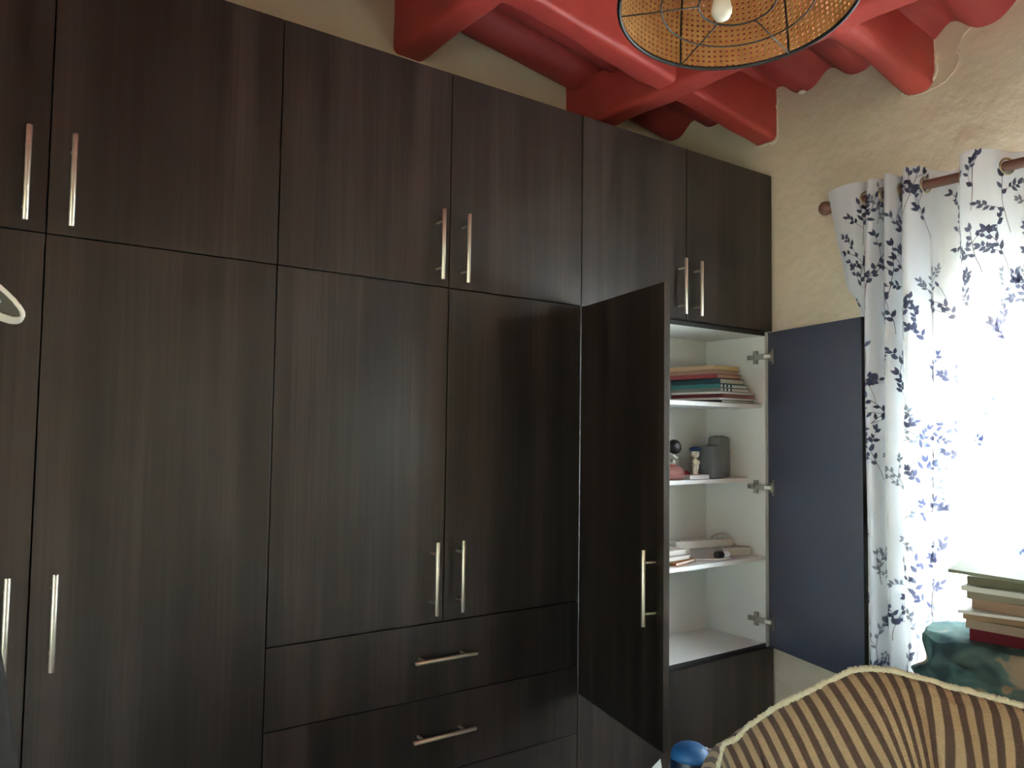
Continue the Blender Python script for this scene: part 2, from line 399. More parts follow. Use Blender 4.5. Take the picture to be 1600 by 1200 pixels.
# ------------------------------------------------------------------ rattan pendant lamp
LC = Vector((1.208, -1.005, 2.105)); LN = Vector((.08, .10, 1)).normalized()
e1 = Vector((0, 1, 0)).cross(LN).normalized(); e2 = LN.cross(e1); LR = .2204
def LP(r, a, h): return LC + e1 * (r * math.cos(R(a))) + e2 * (r * math.sin(R(a))) + LN * h
lamp = thing('pendant_lamp', 'round woven cane pendant lamp with black wire frame hanging from red beams', 'lamp', tuple(LC))
HT = .25
def lr(h): return LR * (1 - .16 * (h / HT) ** 2 - .10 * max(0, (h - .14) / (HT - .14)) ** 2)
def ring(r, h, rad, n=64): return [LP(r, 360 * k / n, h) for k in range(n)]
g = G(); NA, NH = 112, 22
def shade_cell(g, P, na_i, hj):
    # one cell of cane webbing with an octagonal hole
    outer = [(0, 0), (.5, 0), (1, 0), (1, .5), (1, 1), (.5, 1), (0, 1), (0, .5)]
    inner = [(.5 + .27 * math.cos(R(225 + 45 * k)), .5 + .27 * math.sin(R(225 + 45 * k))) for k in range(8)]
    vs = [P(na_i + a, hj + b) for a, b in outer] + [P(na_i + a, hj + b) for a, b in inner]
    g.add(vs, [(k, (k + 1) % 8, 8 + (k + 1) % 8, 8 + k) for k in range(8)])
def SP(a, b):
    h = HT * b / NH; k = .0012 * math.cos(math.pi * 2 * a) ; return LP(lr(h), 360 * a / NA + (180 / NA) * (0), h)
for i in range(NA):
    for j in range(NH): shade_cell(g, SP, i, j)
# flat top of the shade
NR = 11; rt = lr(HT)
def TP(a, b): r = rt + (.05 - rt) * b / NR; return LP(r, 360 * a / NA, HT + .03 * math.sin(b / NR * math.pi / 2))
for i in range(NA):
    for j in range(NR):
        if j < 5: shade_cell(g, TP, i, j)
        else: g.add([TP(i, j), TP(i + 1, j), TP(i + 1, j + 1), TP(i, j + 1)], [(0, 1, 2, 3)])
sh = build(g, 'cane_shade', M_CANE, lamp)
md = sh.modifiers.new('thickness', 'SOLIDIFY'); md.thickness = .0022; md.offset = 1
for (r, h, rad, nm) in ((LR, 0, .0042, 'rim_ring'), (LR * .64, 0, .0016, 'inner_ring'), (LR * .32, 0, .0018, 'inner_ring'), (rt, HT, .003, 'top_ring'), (.05, HT + .03, .003, 'top_ring')):
    build(G().tube(ring(r, h, rad), rad, 8, closed=True), nm, M_BLACK, lamp, smooth=True)
for k in range(6):
    a = 10 + 60 * k
    build(G().tube([LP(LR, a, 0), LP(LR * .32, a, 0)], .0015, 6), 'spoke', M_BLACK, lamp, smooth=True)
    pts = [LP(lr(HT * j / 12) - .002, a, HT * j / 12) for j in range(13)] + [LP(rt + (.05 - rt) * j / 4, a, HT + .03 * math.sin(j / 4 * math.pi / 2) - .003) for j in range(1, 5)]
    build(G().tube(pts, .0020, 6), 'rib', M_BLACK, lamp, smooth=True)
bc = LP(LR * .16, 94, .0)
Mb = LN.to_track_quat('Z', 'Y').to_matrix().to_4x4()
top = LP(0, 0, HT + .03)
bulb = build(G().lathe([(0, -.020), (.008, -.019), (.0145, -.014), (.0190, -.005), (.0197, .003), (.0175, .014), (.0135, .030), (.012, .050)], 24, bc, Mb), 'bulb', M_BULB, lamp, smooth=True)
build(G().lathe([(.0, .050), (.015, .050), (.017, .056), (.017, .095), (.012, .105), (0, .106)], 20, bc, Mb), 'lamp_holder', M_BLACK, lamp, smooth=True)
zc = zroof(LC.x) - .02
build(G().tube(catmull([bc + LN * .10, bc.lerp(top, .5) + LN * .05, top, Vector((top.x + .004, top.y, (top.z + zc) / 2)), Vector((top.x, top.y, zc))], 6), .003, 8), 'cord', M_BLACK, lamp, smooth=True)
build(G().lathe([(0, -.03), (.03, -.028), (.045, -.005), (.045, .01)], 20, (top.x, top.y, zc)), 'ceiling_cup', M_BLACK, lamp, smooth=True)

# ------------------------------------------------------------------ curtain rod and curtains
RX, RZ = 2.60, 2.108
rod = thing('curtain_rod', 'dark brown wooden curtain rod with ball finials above the window', 'curtain rod', (RX, -1.1, RZ))
build(G().tube([(RX, -.335, RZ), (RX, -1.95, RZ)], .0155, 16), 'pole', M_ROD, rod, smooth=True, angle=40)
for s, y in ((1, -.335), (-1, -1.95)):
    build(G().lathe([(.0155, -.004), (.012, .002), (.014, .006), (.022, .013), (.0255, .024), (.024, .036), (.016, .046), (0, .050)], 20, (RX, y, RZ), Matrix.Rotation(R(-90 * s), 4, 'X')), 'finial', M_ROD, rod, smooth=True)
for y in (-.355, -1.92):
    build(G().tube([(RX, y, RZ - .012), (RX + .05, y, RZ - .03), (XW0, y, RZ - .03)], .008, 8).box(XW0 - .006, XW0, y - .02, y + .02, RZ - .06, RZ, .002), 'bracket', M_ROD, rod)
def make_curtain(label, ctrl, shape, ztop, zbot, seed, sprigs):
    path = catmull([(x, y, 0) for y, x in ctrl], 14)
    L = [0.0]
    for a, b in zip(path, path[1:]): L.append(L[-1] + (b - a).length)
    tot = L[-1]
    def at(s):
        s = min(max(s, 0), tot); lo, hi = 0, len(L) - 1
        while hi - lo > 1:
            m = (lo + hi) // 2
            if L[m] <= s: lo = m
            else: hi = m
        k = (s - L[lo]) / max(1e-9, L[hi] - L[lo]); return path[lo].lerp(path[hi], k)
    def S(s, z):
        p = at(s); return shape(p.x, p.y, z, s)
    root = thing('curtain', label, 'curtain', (2.6, sum(c[0] for c in ctrl) / len(ctrl), zbot), 'printed curtains on the rod')
    ns = int(tot / .0065); nz = 60
    zt = lambda s: ztop + .006 * math.sin(s * 23 + seed)
    g = G(); g.grid(lambda a, b: S(a * tot, zbot + (zt(a * tot) - zbot) * b), ns, nz); g.uv = 1
    cl = build(g, 'cloth', M_CLOTH, root, smooth=True)
    rnd = random.Random(seed)
    gl, gm, gs = G(), G(), G()
    def off(s, z):
        p = S(s, z); du = S(s + .002, z) - S(s - .002, z); dz = S(s, z + .01) - S(s, z - .01); n = du.cross(dz).normalized()
        if n.x > 0: n = -n
        return p, n
    def put(g, poly_rows):
        # rows of (s,z) points -> quads lying on both faces of the cloth
        for sg in (1,):
            vs = []; w = len(poly_rows[0])
            for row in poly_rows:
                for (s, z) in row:
                    p, n = off(s, z); vs.append(p + n * (.0009 * sg))
            fs = [(i * w + j, i * w + j + 1, (i + 1) * w + j + 1, (i + 1) * w + j) for i in range(len(poly_rows) - 1) for j in range(w - 1)]
            g.add(vs, fs)
    def leaf(g, s, z, an, ln, wd):
        rows = []; ca, sa = math.cos(an), math.sin(an)
        for i in range(6):
            t = i / 5; h = wd * (math.sin(math.pi * t ** .8) ** .9) * .5 + .0003
            rows.append([(s + ca * t * ln - sa * k * h, z + sa * t * ln + ca * k * h) for k in (-1, 0, 1)])
        put(g, rows)
    def stem(pts, w):
        rows = []
        for i, (s, z) in enumerate(pts):
            a = pts[min(i + 1, len(pts) - 1)]; b = pts[max(i - 1, 0)]; dx, dz = a[0] - b[0], a[1] - b[1]; l = math.hypot(dx, dz) or 1
            rows.append([(s - dz / l * w, z + dx / l * w), (s + dz / l * w, z - dx / l * w)])
        put(gs, rows)
    placed = []
    tries = 0
    while len(placed) < sprigs and tries < 6000:
        tries += 1
        s = rnd.uniform(.01, tot - .01); z = rnd.uniform(zbot + .02, ztop - .13)
        if any(abs(s - a) < .072 and abs(z - b) < .105 for a, b in placed): continue
        placed.append((s, z)); kind = rnd.random(); g = gl if kind < .72 else gm
        an = math.pi / 2 + rnd.uniform(-.35, .35); ln = rnd.uniform(.11, .19); bend = rnd.uniform(-1.1, 1.1)
        def branch(s, z, an, ln, bend, depth, sc):
            n = 10; pts = [(s, z)]; a = an; cs, cz = s, z
            for i in range(n):
                a += bend / n + rnd.uniform(-.16, .16); cs += math.cos(a) * ln / n; cz += math.sin(a) * ln / n
                if not (.004 < cs < tot - .004 and zbot < cz < ztop - .012): break
                pts.append((cs, cz))
                if i >= 3 and rnd.random() < .62:
                    sd = 1 if i % 2 else -1
                    leaf(g, cs, cz, a + sd * rnd.uniform(.6, 1.05), sc * rnd.uniform(.018, .031), sc * rnd.uniform(.0105, .0150))
                if depth and i in (3, 6): branch(cs, cz, a + (1 if i == 3 else -1) * rnd.uniform(.5, .8), ln * .48, rnd.uniform(-.6, .6), depth - 1, sc * .85)
            if len(pts) > 2:
                stem(pts, .0011 if depth else .0008); leaf(g, pts[-1][0], pts[-1][1], a, sc * .027, sc * .0125)
        branch(s, z, an, ln, bend, 1, 1.0 if kind < .72 else .8)
        if kind > .86:
            for k in range(5):
                w = 2 * math.pi * k / 5; leaf(gm, s + .02 + .004 * math.cos(w), z + .03 + .004 * math.sin(w), w, .013, .010)
    for gg, nm, m in ((gl, 'leaf_print', M_LEAF), (gm, 'pale_leaf_print', M_LEAF2), (gs, 'stem_print', M_STEM)):
        gg.uv = 1
        o = build(gg, nm, m, cl); o['kind'] = 'stuff'
    # eyelets where the cloth crosses the rod
    prev = None
    for i in range(len(path) - 1):
        if (path[i].x - RX) * (path[i + 1].x - RX) < 0:
            p = path[i].lerp(path[i + 1], .5); tg = (path[i + 1] - path[i]).normalized(); nr = Vector((tg.y, -tg.x, 0))
            if prev is not None and abs(p.y - prev) < .02: continue
            prev = p.y
            P = shape(p.x, p.y, RZ, L[i]); a = tg; b = Vector((0, 0, 1))
            build(G().tube([P + (a * math.cos(2 * math.pi * k / 28) + b * math.sin(2 * math.pi * k / 28)) * .0235 for k in range(28)], .0035, 8, closed=True), 'eyelet', M_EYE, root, smooth=True)
    return root
ctrl1 = [(-.335, 2.572), (-.375, 2.560), (-.43, 2.566), (-.462, 2.60), (-.474, 2.640), (-.484, 2.600), (-.490, 2.556), (-.505, 2.545), (-.520, 2.575), (-.528, 2.620), (-.540, 2.600), (-.548, 2.560),
         (-.562, 2.545), (-.580, 2.570), (-.588, 2.615), (-.600, 2.600), (-.612, 2.556), (-.634, 2.546), (-.655, 2.570), (-.668, 2.615), (-.690, 2.650), (-.735, 2.655), (-.768, 2.61), (-.790, 2.560), (-.835, 2.540), (-.880, 2.560),
         (-.905, 2.600), (-.930, 2.645), (-.985, 2.655), (-1.03, 2.60), (-1.06, 2.555), (-1.11, 2.545), (-1.15, 2.60), (-1.17, 2.64), (-1.22, 2.64)]
def shape1(x, y, z, s):
    d = max(0, 2.15 - z); k = 1 / (1 + .55 * d)
    w = max(0, min(1, (y + .49) / .15))
    ny = y - .080 * w * min(1, d / .42) + .006 * math.sin(3.1 * z + 9 * s) * min(1, d)
    amp = (1 - .5 * min(1, d / 1.2)) if y < -.67 else 1 - .06 * min(1, d / 1.2)
    nx = 2.60 + (x - 2.60) * amp * (1 + .32 * min(1, d / .3) * (1 if -.67 < y < -.48 else 0)) + .012 * math.sin(s * 14 + z * .9) * min(1, d) + .004 * noise.noise((s * 8, z * 1.5, 2)) * min(1, d * 2)
    if y > -.475 and z < 1.80: nx = max(nx, 2.60 + .028 * min(1, (1.80 - z) / .08) + (y + .475) * .06)
    return Vector((nx, ny, z))
make_curtain('sheer white leaf-printed curtain gathered in folds behind the open wardrobe door', ctrl1, shape1, 2.160, .06, 5, 420)
ctrl2 = [(-1.24, 2.56), (-1.27, 2.60), (-1.29, 2.645), (-1.33, 2.65), (-1.36, 2.60), (-1.38, 2.55), (-1.42, 2.545), (-1.45, 2.60), (-1.47, 2.65), (-1.51, 2.65), (-1.54, 2.60), (-1.57, 2.55), (-1.62, 2.55), (-1.65, 2.60), (-1.68, 2.645), (-1.73, 2.645), (-1.76, 2.60), (-1.79, 2.555), (-1.84, 2.56)]
def shape2(x, y, z, s):
    d = max(0, 2.10 - z); e = -1.24 + min(.50, .24 * d + .05 * min(1, d * 3)) ; f = (y + 1.24) / -.60
    ny = e + f * (-.60 - (e + 1.24) * .6)
    nx = 2.60 - .085 * min(1, d / .35) + (x - 2.60) * (1 - .55 * min(1, d)) + .01 * math.sin(s * 12 + z)
    return Vector((nx, ny, z))
make_curtain('second leaf-printed curtain hanging at the right edge above the book pile', ctrl2, shape2, 2.160, .06, 11, 220)

# ------------------------------------------------------------------ books and papers
def flat(name, c, rough=.6): return mat(name, c, rough, spec=.3)
M_PAGE = mat('page_edges', (.62, .52, .38), .85, spec=.1, bump=(260, .4, .001)); M_PAGEW = mat('white_page_edges', (.74, .72, .66), .85, spec=.1, bump=(260, .4, .001))
def book(label, corner, sx, sy, h, ang, cover, pages, cat='book', group=None, name='book', tilt=(0, 0), ct=.0022, inset=.004):
    """corner = near-left bottom corner; sx along the book's right, sy into depth; spine on the left face"""
    M = Matrix.Translation(Vector(corner)) @ Matrix.Rotation(R(ang), 4, 'Z') @ Matrix.Rotation(R(tilt[0]), 4, 'Y') @ Matrix.Rotation(R(tilt[1]), 4, 'X')
    t = thing(name, label, cat, tuple(M @ Vector((sx / 2, sy / 2, 0))), group)
    g = G(); g.box(0, sx, 0, sy, 0, ct, .0006, M); g.box(0, sx, 0, sy, h - ct, h, .0006, M); g.box(0, ct * 1.3, 0, sy, ct * .5, h - ct * .5, .0006, M)
    build(g, 'cover', cover, t)
    build(G().box(ct * 1.3, sx - inset, inset, sy - inset, ct, h - ct, 0, M), 'pages', pages, t)
    return t
z = 1.4145; bx = 2.455
C_ = lambda n, c: flat(n, c)
spec = [ # label, dx, dy, sx, sy, h, ang, cover, pages
 ('thin black and white magazine at the bottom of the shelf book stack', .000, .004, .205, .25, .010, 4, C_('bk_black', (.02, .02, .022)), M_PAGEW),
 ('white booklet just above the bottom magazine of the shelf stack', -.012, .006, .20, .245, .008, -2, C_('bk_white', (.70, .69, .64)), M_PAGEW),
 ('maroon book low in the shelf stack sticking out furthest right', .004, .004, .212, .25, .014, 3, C_('bk_maroon', (.17, .030, .045)), flat('bk_maroon_page', (.36, .17, .13))),
 ('thin white pad above the maroon book in the shelf stack', -.006, .006, .205, .24, .008, 2, C_('bk_pad', (.74, .74, .70)), M_PAGEW),
 ('grey book between the white pad and the teal book', -.004, .006, .18, .24, .013, 1, C_('bk_grey', (.20, .21, .19)), M_PAGEW),
 ('bright teal book with black-marked white page edge', -.002, .008, .175, .24, .015, 4, C_('bk_teal', (.055, .22, .22)), flat('bk_teal_page', (.66, .66, .62))),
 ('thick dark blue-green book in the middle of the shelf stack', -.004, .008, .152, .24, .020, 3, C_('bk_navy', (.016, .055, .075)), flat('bk_navy_page', (.50, .47, .36))),
 ('red-spined book near the top of the shelf stack', -.022, .008, .150, .24, .016, 2, C_('bk_red', (.28, .05, .055)), flat('bk_red_page', (.46, .29, .20))),
 ('tan folder just under the top of the shelf stack', -.018, .010, .140, .235, .015, 5, C_('bk_tan', (.40, .24, .17)), flat('bk_tan_page', (.44, .30, .20))),
 ('cream notebook lying on top of the shelf book stack', -.030, .010, .150, .23, .016, 3, C_('bk_cream', (.52, .36, .21)), flat('bk_cream_page', (.50, .40, .16)))]
for (lb, dx, dy, sx, sy, h, an, cv, pg) in spec:
    b_ = book(lb, (bx + dx, .036 + dy, z), sx, sy, h, an * .5, cv, pg, 'book', 'books stacked on the top shelf'); z += h + .0006
    if 'teal book' in lb:
        g = G(); c = Vector((bx + dx, .036 + dy, z - h)); 
        for k in range(3): g.box(c.x + .02 + k * .022, c.x + .026 + k * .022, c.y + .0018, c.y + .0045, c.z + .0022, c.z + h - .0028, 0)
        build(g, 'edge_marks', flat('marks', (.02, .02, .025)), b_)
# ------------------------------------------------------------------ second shelf
ZS = 1.1225
M_GREY = mat('grey_ceramic', (.145, .16, .165), .42); M_FIG = mat('cream_ceramic', (.74, .66, .50), .4); M_NAVY = mat('navy_glaze', (.02, .05, .13), .35)
M_GREY2 = mat('pale_grey_ceramic', (.19, .215, .22), .42)
def vase(label, x, y, h, w, ang, M_GREY=M_GREY):
    M = Matrix.Rotation(R(ang), 4, 'Z')
    t = thing('vase', label, 'vase', (x, y, ZS), 'grey vases on the middle shelf')
    build(G().lathe([(0, 0), (w * .86, 0), (w * .97, .004), (w, h * .2), (w * .97, h * .6), (w * .91, h * .92), (w * .84, h * .985), (w * .66, h), (w * .42, h), (w * .42, h - .02), (0, h - .02)], 40, (x, y, ZS), M, 1, .78, .45), 'body', M_GREY, t, smooth=True, angle=35)
    build(G().lathe([(w * .47, 0), (w * .49, .0015), (w * .47, .003), (w * .43, .0015), (w * .47, 0)], 40, (x, y, ZS + h), M, 1, .78, .45), 'mouth_lip', M_GREY, t, smooth=True)
vase('shorter grey ceramic vase in front of the taller one on the shelf', 2.535, .152, .126, .043, 12)
vase('taller grey ceramic vase behind the shorter one on the shelf', 2.636, .200, .162, .044, 6, M_GREY2)
tr = thing('tray', 'small white rectangular dish under the cream figurine', 'tray', (2.43, .155, ZS), None)
g = G(); g.box(2.365, 2.475, .115, .195, ZS, ZS + .007, .002); build(g, 'base', M_SHELF, tr)
g = G()
for b in ((2.365, 2.475, .115, .120), (2.365, 2.475, .190, .195), (2.365, 2.370, .120, .190), (2.470, 2.475, .120, .190)): g.box(*b, ZS + .006, ZS + .016, .001)
build(g, 'rim', M_SHELF, tr)
fx, fy, fz = 2.438, .152, ZS + .0072
fg = thing('figurine', 'small cream ceramic figurine of a child wearing a navy cap', 'figurine', (fx, fy, fz))
g = G(); g.lathe([(0, 0), (.017, 0), (.018, .004), (.016, .007), (0, .008)], 20, (fx, fy, fz))
for s in (-1, 1): g.lathe([(.006, .006), (.007, .012), (.0062, .03), (.007, .042)], 12, (fx + s * .0066, fy, fz))
g.lathe([(.0, .036), (.012, .036), (.0135, .042), (.0115, .056), (.010, .064), (.0055, .069), (.005, .072)], 18, (fx, fy, fz))
for s in (-1, 1): g.tube([(fx + s * .010, fy, fz + .064), (fx + s * .017, fy - .003, fz + .056), (fx + s * .012, fy - .009, fz + .049)], [.0042, .0038, .0032], 8)
g.lathe([(0, .070), (.009, .072), (.0145, .079), (.0155, .087), (.0135, .096), (.008, .101), (0, .102)], 20, (fx, fy, fz)); g.lathe([(0, -.002), (.0018, 0), (0, .002)], 8, (fx - .006, fy - .0150, fz + .085))
build(g, 'body', M_FIG, fg, smooth=True, angle=60)
g = G()
for s in (-1, 1): g.lathe([(0, -.0016), (.0016, 0), (0, .0016)], 8, (fx - .007 + s * .0048, fy - .0128, fz + .0885))
build(g, 'eyes', M_BLACK, fg, smooth=True)
build(G().lathe([(.004, .098), (.020, .099), (.023, .104), (.021, .110), (.012, .115), (0, .116)], 22, (fx, fy, fz), None, 1.15, 1.0), 'cap', M_NAVY, fg, smooth=True)
tb = thing('plastic_box', 'low translucent grey box standing behind the figurine', 'box', (2.475, .255, ZS))
M_BOX = mat('frosted_plastic', (.36, .35, .31), .35)
g = G(); g.box(2.43, 2.52, .228, .288, ZS, ZS + .060, .003); build(g, 'body', M_BOX, tb)
build(G().box(2.428, 2.522, .226, .290, ZS + .060, ZS + .067, .002), 'lid', mat('frosted_lid', (.40, .40, .37), .35), tb)
pk = thing('pouch', 'small pink cloth pouch at the left end of the middle shelf', 'pouch', (2.30, .14, ZS))
M_PINK = mat('pink_cloth', (.34, .15, .13), .85, bump=(40, .5, .004))
build(G().lathe([(0, 0), (.036, 0), (.045, .010), (.046, .028), (.036, .044), (.020, .050), (.012, .052), (.015, .058), (0, .060)], 24, (2.305, .145, ZS), None, 1.1, .8), 'bag', M_PINK, pk, smooth=True)
build(G().tube([(2.305 + .0155 * math.cos(k * .449), .145 + .012 * math.sin(k * .449), ZS + .051) for k in range(14)], .002, 6, closed=True), 'drawstring', flat('red_cord', (.35, .02, .03)), pk)
rc = tag(build(G().tube(catmull([(2.36, .145, ZS + .021), (2.385, .150, ZS + .024), (2.41, .160, ZS + .0205)], 6), [.005, .006, .0065, .007, .007, .007, .007, .006, .006, .006, .006, .005, .004], 8), 'marker_pen', flat('red_plastic', (.38, .015, .035)), smooth=True), 'short red marker pen lying across the white dish', 'pen')
wc = thing('webcam', 'small black round webcam on a white stalk at the left end of the shelf', 'webcam', (2.385, .212, ZS))
build(G().lathe([(0, 0), (.026, 0), (.027, .004), (.010, .008), (.006, .012), (.005, .070), (0, .071)], 16, (2.385, .212, ZS)), 'stand', M_PIN, wc, smooth=True)
build(G().tube([(2.375, .187, ZS + .08), (2.395, .205, ZS + .076), (2.385, .217, ZS + .092)], .004, 8), 'clip', M_PIN, wc)
build(G().lathe([(0, -.024), (.018, -.020), (.027, -.008), (.029, .004), (.024, .016), (.012, .022), (0, .023)], 20, (2.385, .212, ZS + .120), Matrix.Rotation(R(70), 4, 'X')), 'head', M_BLACK, wc, smooth=True)
build(G().lathe([(0, .006), (.010, .004), (.012, 0), (.012, -.004)], 16, (2.380, .190, ZS + .124), Matrix.Rotation(R(80), 4, 'X')), 'lens', mat('lens_glass', (.15, .16, .18), .1), wc, smooth=True)
# ------------------------------------------------------------------ third shelf
Z3 = .8245
M_PLAS = mat('white_plastic', (.66, .63, .54), .45)
def strip(label, c, ang, L, tilt=0, roll=0):
    t = thing('power_strip', label, 'power strip', c, 'power strips on the lower shelf')
    M = Matrix.Translation(Vector(c)) @ Matrix.Rotation(R(ang), 4, 'Z') @ Matrix.Rotation(R(tilt), 4, 'Y')
    build(G().box(-L / 2, L / 2, -.026, .026, 0, .030, .006, M), 'body', M_PLAS, t)
    n = int(L / .05)
    for k in range(n):
        x = -L / 2 + .03 + k * (L - .06) / max(1, n - 1); g = G()
        g.lathe([(.017, .0302), (.017, .0312), (.0145, .0312), (.0145, .0302)], 16, M @ Vector((x, 0, 0)), M.to_3x3().to_4x4())
        build(g, 'socket_ring', M_SHELF, t)
        build(G().box(x - .006, x - .003, -.004, .004, .0301, .0308, 0, M).box(x + .003, x + .006, -.004, .004, .0301, .0308, 0, M), 'socket_slots', M_BLACK, t)
    return t
strip('white power strip lying behind the papers on the lower shelf', (2.485, .165, Z3 + .0315), -12, .27, 0)
strip('short white power strip nearest the hinge side of the lower shelf', (2.605, .105, Z3 + .0005), -18, .13)
def cable(label, pts, r, m):
    tag(build(G().tube(catmull(pts, 8), r, 8), 'cable', m, smooth=True), label, 'cable', 'cables on the lower shelf')
cable('white cable looping from the wall of papers to the strip', [(2.24, .20, Z3 + .105), (2.29, .195, Z3 + .095), (2.33, .198, Z3 + .070), (2.352, .196, Z3 + .048)], .004, M_PLAS)
cable('white cable arching behind the short power strip', [(2.60, .24, Z3 + .03), (2.635, .22, Z3 + .062), (2.668, .19, Z3 + .066), (2.680, .16, Z3 + .03), (2.678, .13, Z3 + .006)], .004, M_PLAS)
cable('flat white cable lying along the shelf front', [(2.36, .085, Z3 + .004), (2.41, .062, Z3 + .004), (2.455, .046, Z3 + .004), (2.53, .042, Z3 + .004)], .0035, M_PLAS)
ch = thing('charger', 'black and white plug adapter among the cables', 'charger', (2.49, .068, Z3))
build(G().tube([(2.462, .070, Z3 + .015), (2.490, .068, Z3 + .015)], .0145, 14), 'body', M_BLACK, ch)
build(G().tube([(2.491, .068, Z3 + .015), (2.517, .066, Z3 + .015), (2.525, .065, Z3 + .015)], [.0145, .0145, .010], 14), 'cap', M_SHELF, ch)
z = Z3
for lb, cx, cy, sx, sy, h, an, c in (('orange-brown notebook at the front left of the lower shelf', 2.20, .035, .15, .12, .012, 14, (.36, .16, .055)),
        ('white paper pad stacked on the orange-brown notebook', 2.17, .060, .155, .12, .014, 6, (.72, .70, .64)),
        ('second white pad lying on the papers of the lower shelf', 2.17, .085, .15, .11, .018, 2, (.66, .65, .58))):
    book(lb, (cx, cy, z), sx, sy, h, an, flat('pad_%d' % int(c[0] * 100), c), M_PAGEW, 'notebook', 'papers on the lower shelf', 'notebook'); z += h + .0008
tag(build(G().box(2.355, 2.42, .16, .205, Z3, Z3 + .0308, .004), 'plug_adapter', M_PLAS), 'small white boxy adapter between pads and charger', 'adapter')

# ------------------------------------------------------------------ bed
M_SHEET = mat('white_bed_sheet', (.62, .64, .62), .85, bump=(12, .4, .02)); M_BEDW = mat('bed_wood', (.16, .08, .04), .5, var=(10, (.22, .11, .06), (.1, 1, 1)))
bx0, bx1, by0, by1, bz = .62, 2.43, -2.15, -.74, .52
bed = thing('bed', 'low wooden bed with white-sheeted mattress beneath the heaped blankets', 'bed', ((bx0 + bx1) / 2, (by0 + by1) / 2, 0))
build(G().box(bx0, bx1, by0, by1, .20, .30, .01), 'frame', M_BEDW, bed)
for x in (bx0 + .05, bx1 - .05):
    for y in (by0 + .05, by1 - .05): build(G().box(x - .035, x + .035, y - .035, y + .035, 0, .20, .004), 'leg', M_BEDW, bed)
build(G().box(bx0 + .02, bx1 - .02, by0 + .02, by1 - .02, .30, bz, .04), 'mattress', M_SHEET, bed)

# striped blanket heaped on the bed
ridge = [(1122, 1215, 1.34), (1131, 1168, 1.33), (1148, 1158, 1.32), (1172, 1136, 1.31), (1215, 1106, 1.29), (1270, 1079, 1.27), (1325, 1052, 1.25), (1352, 1047, 1.24), (1390, 1050, 1.22), (1440, 1062, 1.20), (1500, 1079, 1.18), (1560, 1095, 1.16), (1620, 1112, 1.14), (1700, 1140, 1.10), (1800, 1180, 1.05)]
rp = catmull([ray(*p) for p in ridge], 12); rl = [0.0]
for a, b in zip(rp, rp[1:]): rl.append(rl[-1] + (b - a).length)
rtot = rl[-1]
def r_at(s):
    s = max(0, min(rtot, s)); lo = 0; hi = len(rl) - 1
    while hi - lo > 1:
        m = (lo + hi) // 2
        if rl[m] <= s: lo = m
        else: hi = m
    return rp[lo].lerp(rp[hi], (s - rl[lo]) / max(1e-9, rl[hi] - rl[lo]))
def s_of_u(u):
    best = min(range(len(rp)), key=lambda i: abs(800 + 1265.09 * (rp[i] - CAM).dot(cr) / (rp[i] - CAM).dot(cf) - u)); return rl[best]
s_f = s_of_u(1425); s_l = s_of_u(1176); s_p = s_of_u(1335)
nh = Vector((-cf.x, -cf.y, 0)).normalized(); sh_ = Vector((cr.x, cr.y, 0)).normalized()
prof = [(-.34, 1.0), (-.30, .86), (-.22, .55), (-.13, .25), (-.06, .08), (-.02, .012), (0, 0), (.012, .008), (.03, .04), (.055, .12), (.085, .25), (.12, .48), (.16, .75), (.20, 1.0)]
def blank(a, b):
    s = a * rtot; p = r_at(s); k = b * (len(prof) - 1); i = min(int(k), len(prof) - 2); f = k - i
    o = prof[i][0] + (prof[i + 1][0] - prof[i][0]) * f; d = prof[i][1] + (prof[i + 1][1] - prof[i][1]) * f
    drop = p.z - (bz + .004); z = p.z - d * drop
    q = p + nh * o; q.z = z
    if o > 0:
        df = min(1, (p.z - z) / .10)
        g = math.exp(-((s - s_f - .10 * (p.z - z)) / .022) ** 2)
        q += nh * (-.030 * g * df) + nh * (.022 * math.exp(-((s - s_f + .055) / .03) ** 2) * df)
        q += nh * (.010 * math.sin(s * 46 + z * 9) * df + .016 * noise.noise((s * 9, z * 7, 3)) * df)
        if s < s_l: q += nh * (.02 * df)
    else:
        q += nh * (.02 * noise.noise((s * 7, z * 6, 8)) * min(1, (p.z - z) / .1))
    q += Vector((0, 0, .0025 * noise.noise((s * 40, 1, 4)))) if abs(o) < .03 else Vector((0, 0, 0))
    return q
NU, NV = 260, 78
g = G(); g.grid(blank, NU, NV); g.uv = 1
me_v = [tuple(v) for v in g.v]
M_STR = D.materials.new('striped_wool'); M_STR.use_nodes = True; n = M_STR.node_tree.nodes; l = M_STR.node_tree.links; b = n['Principled BSDF']
b.inputs['Roughness'].default_value = .95; b.inputs['Specular IOR Level'].default_value = .1; b.inputs['Sheen Weight'].default_value = .15
uvn = n.new('ShaderNodeUVMap'); uvn.uv_map = 'UVMap'
wv = n.new('ShaderNodeTexWave'); wv.wave_type = 'BANDS'; wv.bands_direction = 'X'; wv.inputs['Scale'].default_value = 1.0; wv.inputs['Distortion'].default_value = .6; wv.inputs['Detail'].default_value = 2; wv.inputs['Detail Scale'].default_value = 6
l.new(uvn.outputs[0], wv.inputs['Vector'])
rmp = n.new('ShaderNodeValToRGB'); e = rmp.color_ramp.elements; e[0].position = .38; e[0].color = (.090, .055, .041, 1); e[1].position = .62; e[1].color = (.35, .245, .140, 1)
l.new(wv.outputs['Fac'], rmp.inputs[0]); l.new(rmp.outputs[0], b.inputs['Base Color'])
nb = n.new('ShaderNodeTexNoise'); nb.inputs['Scale'].default_value = 350; tcn = n.new('ShaderNodeTexCoord'); l.new(tcn.outputs['Object'], nb.inputs['Vector'])
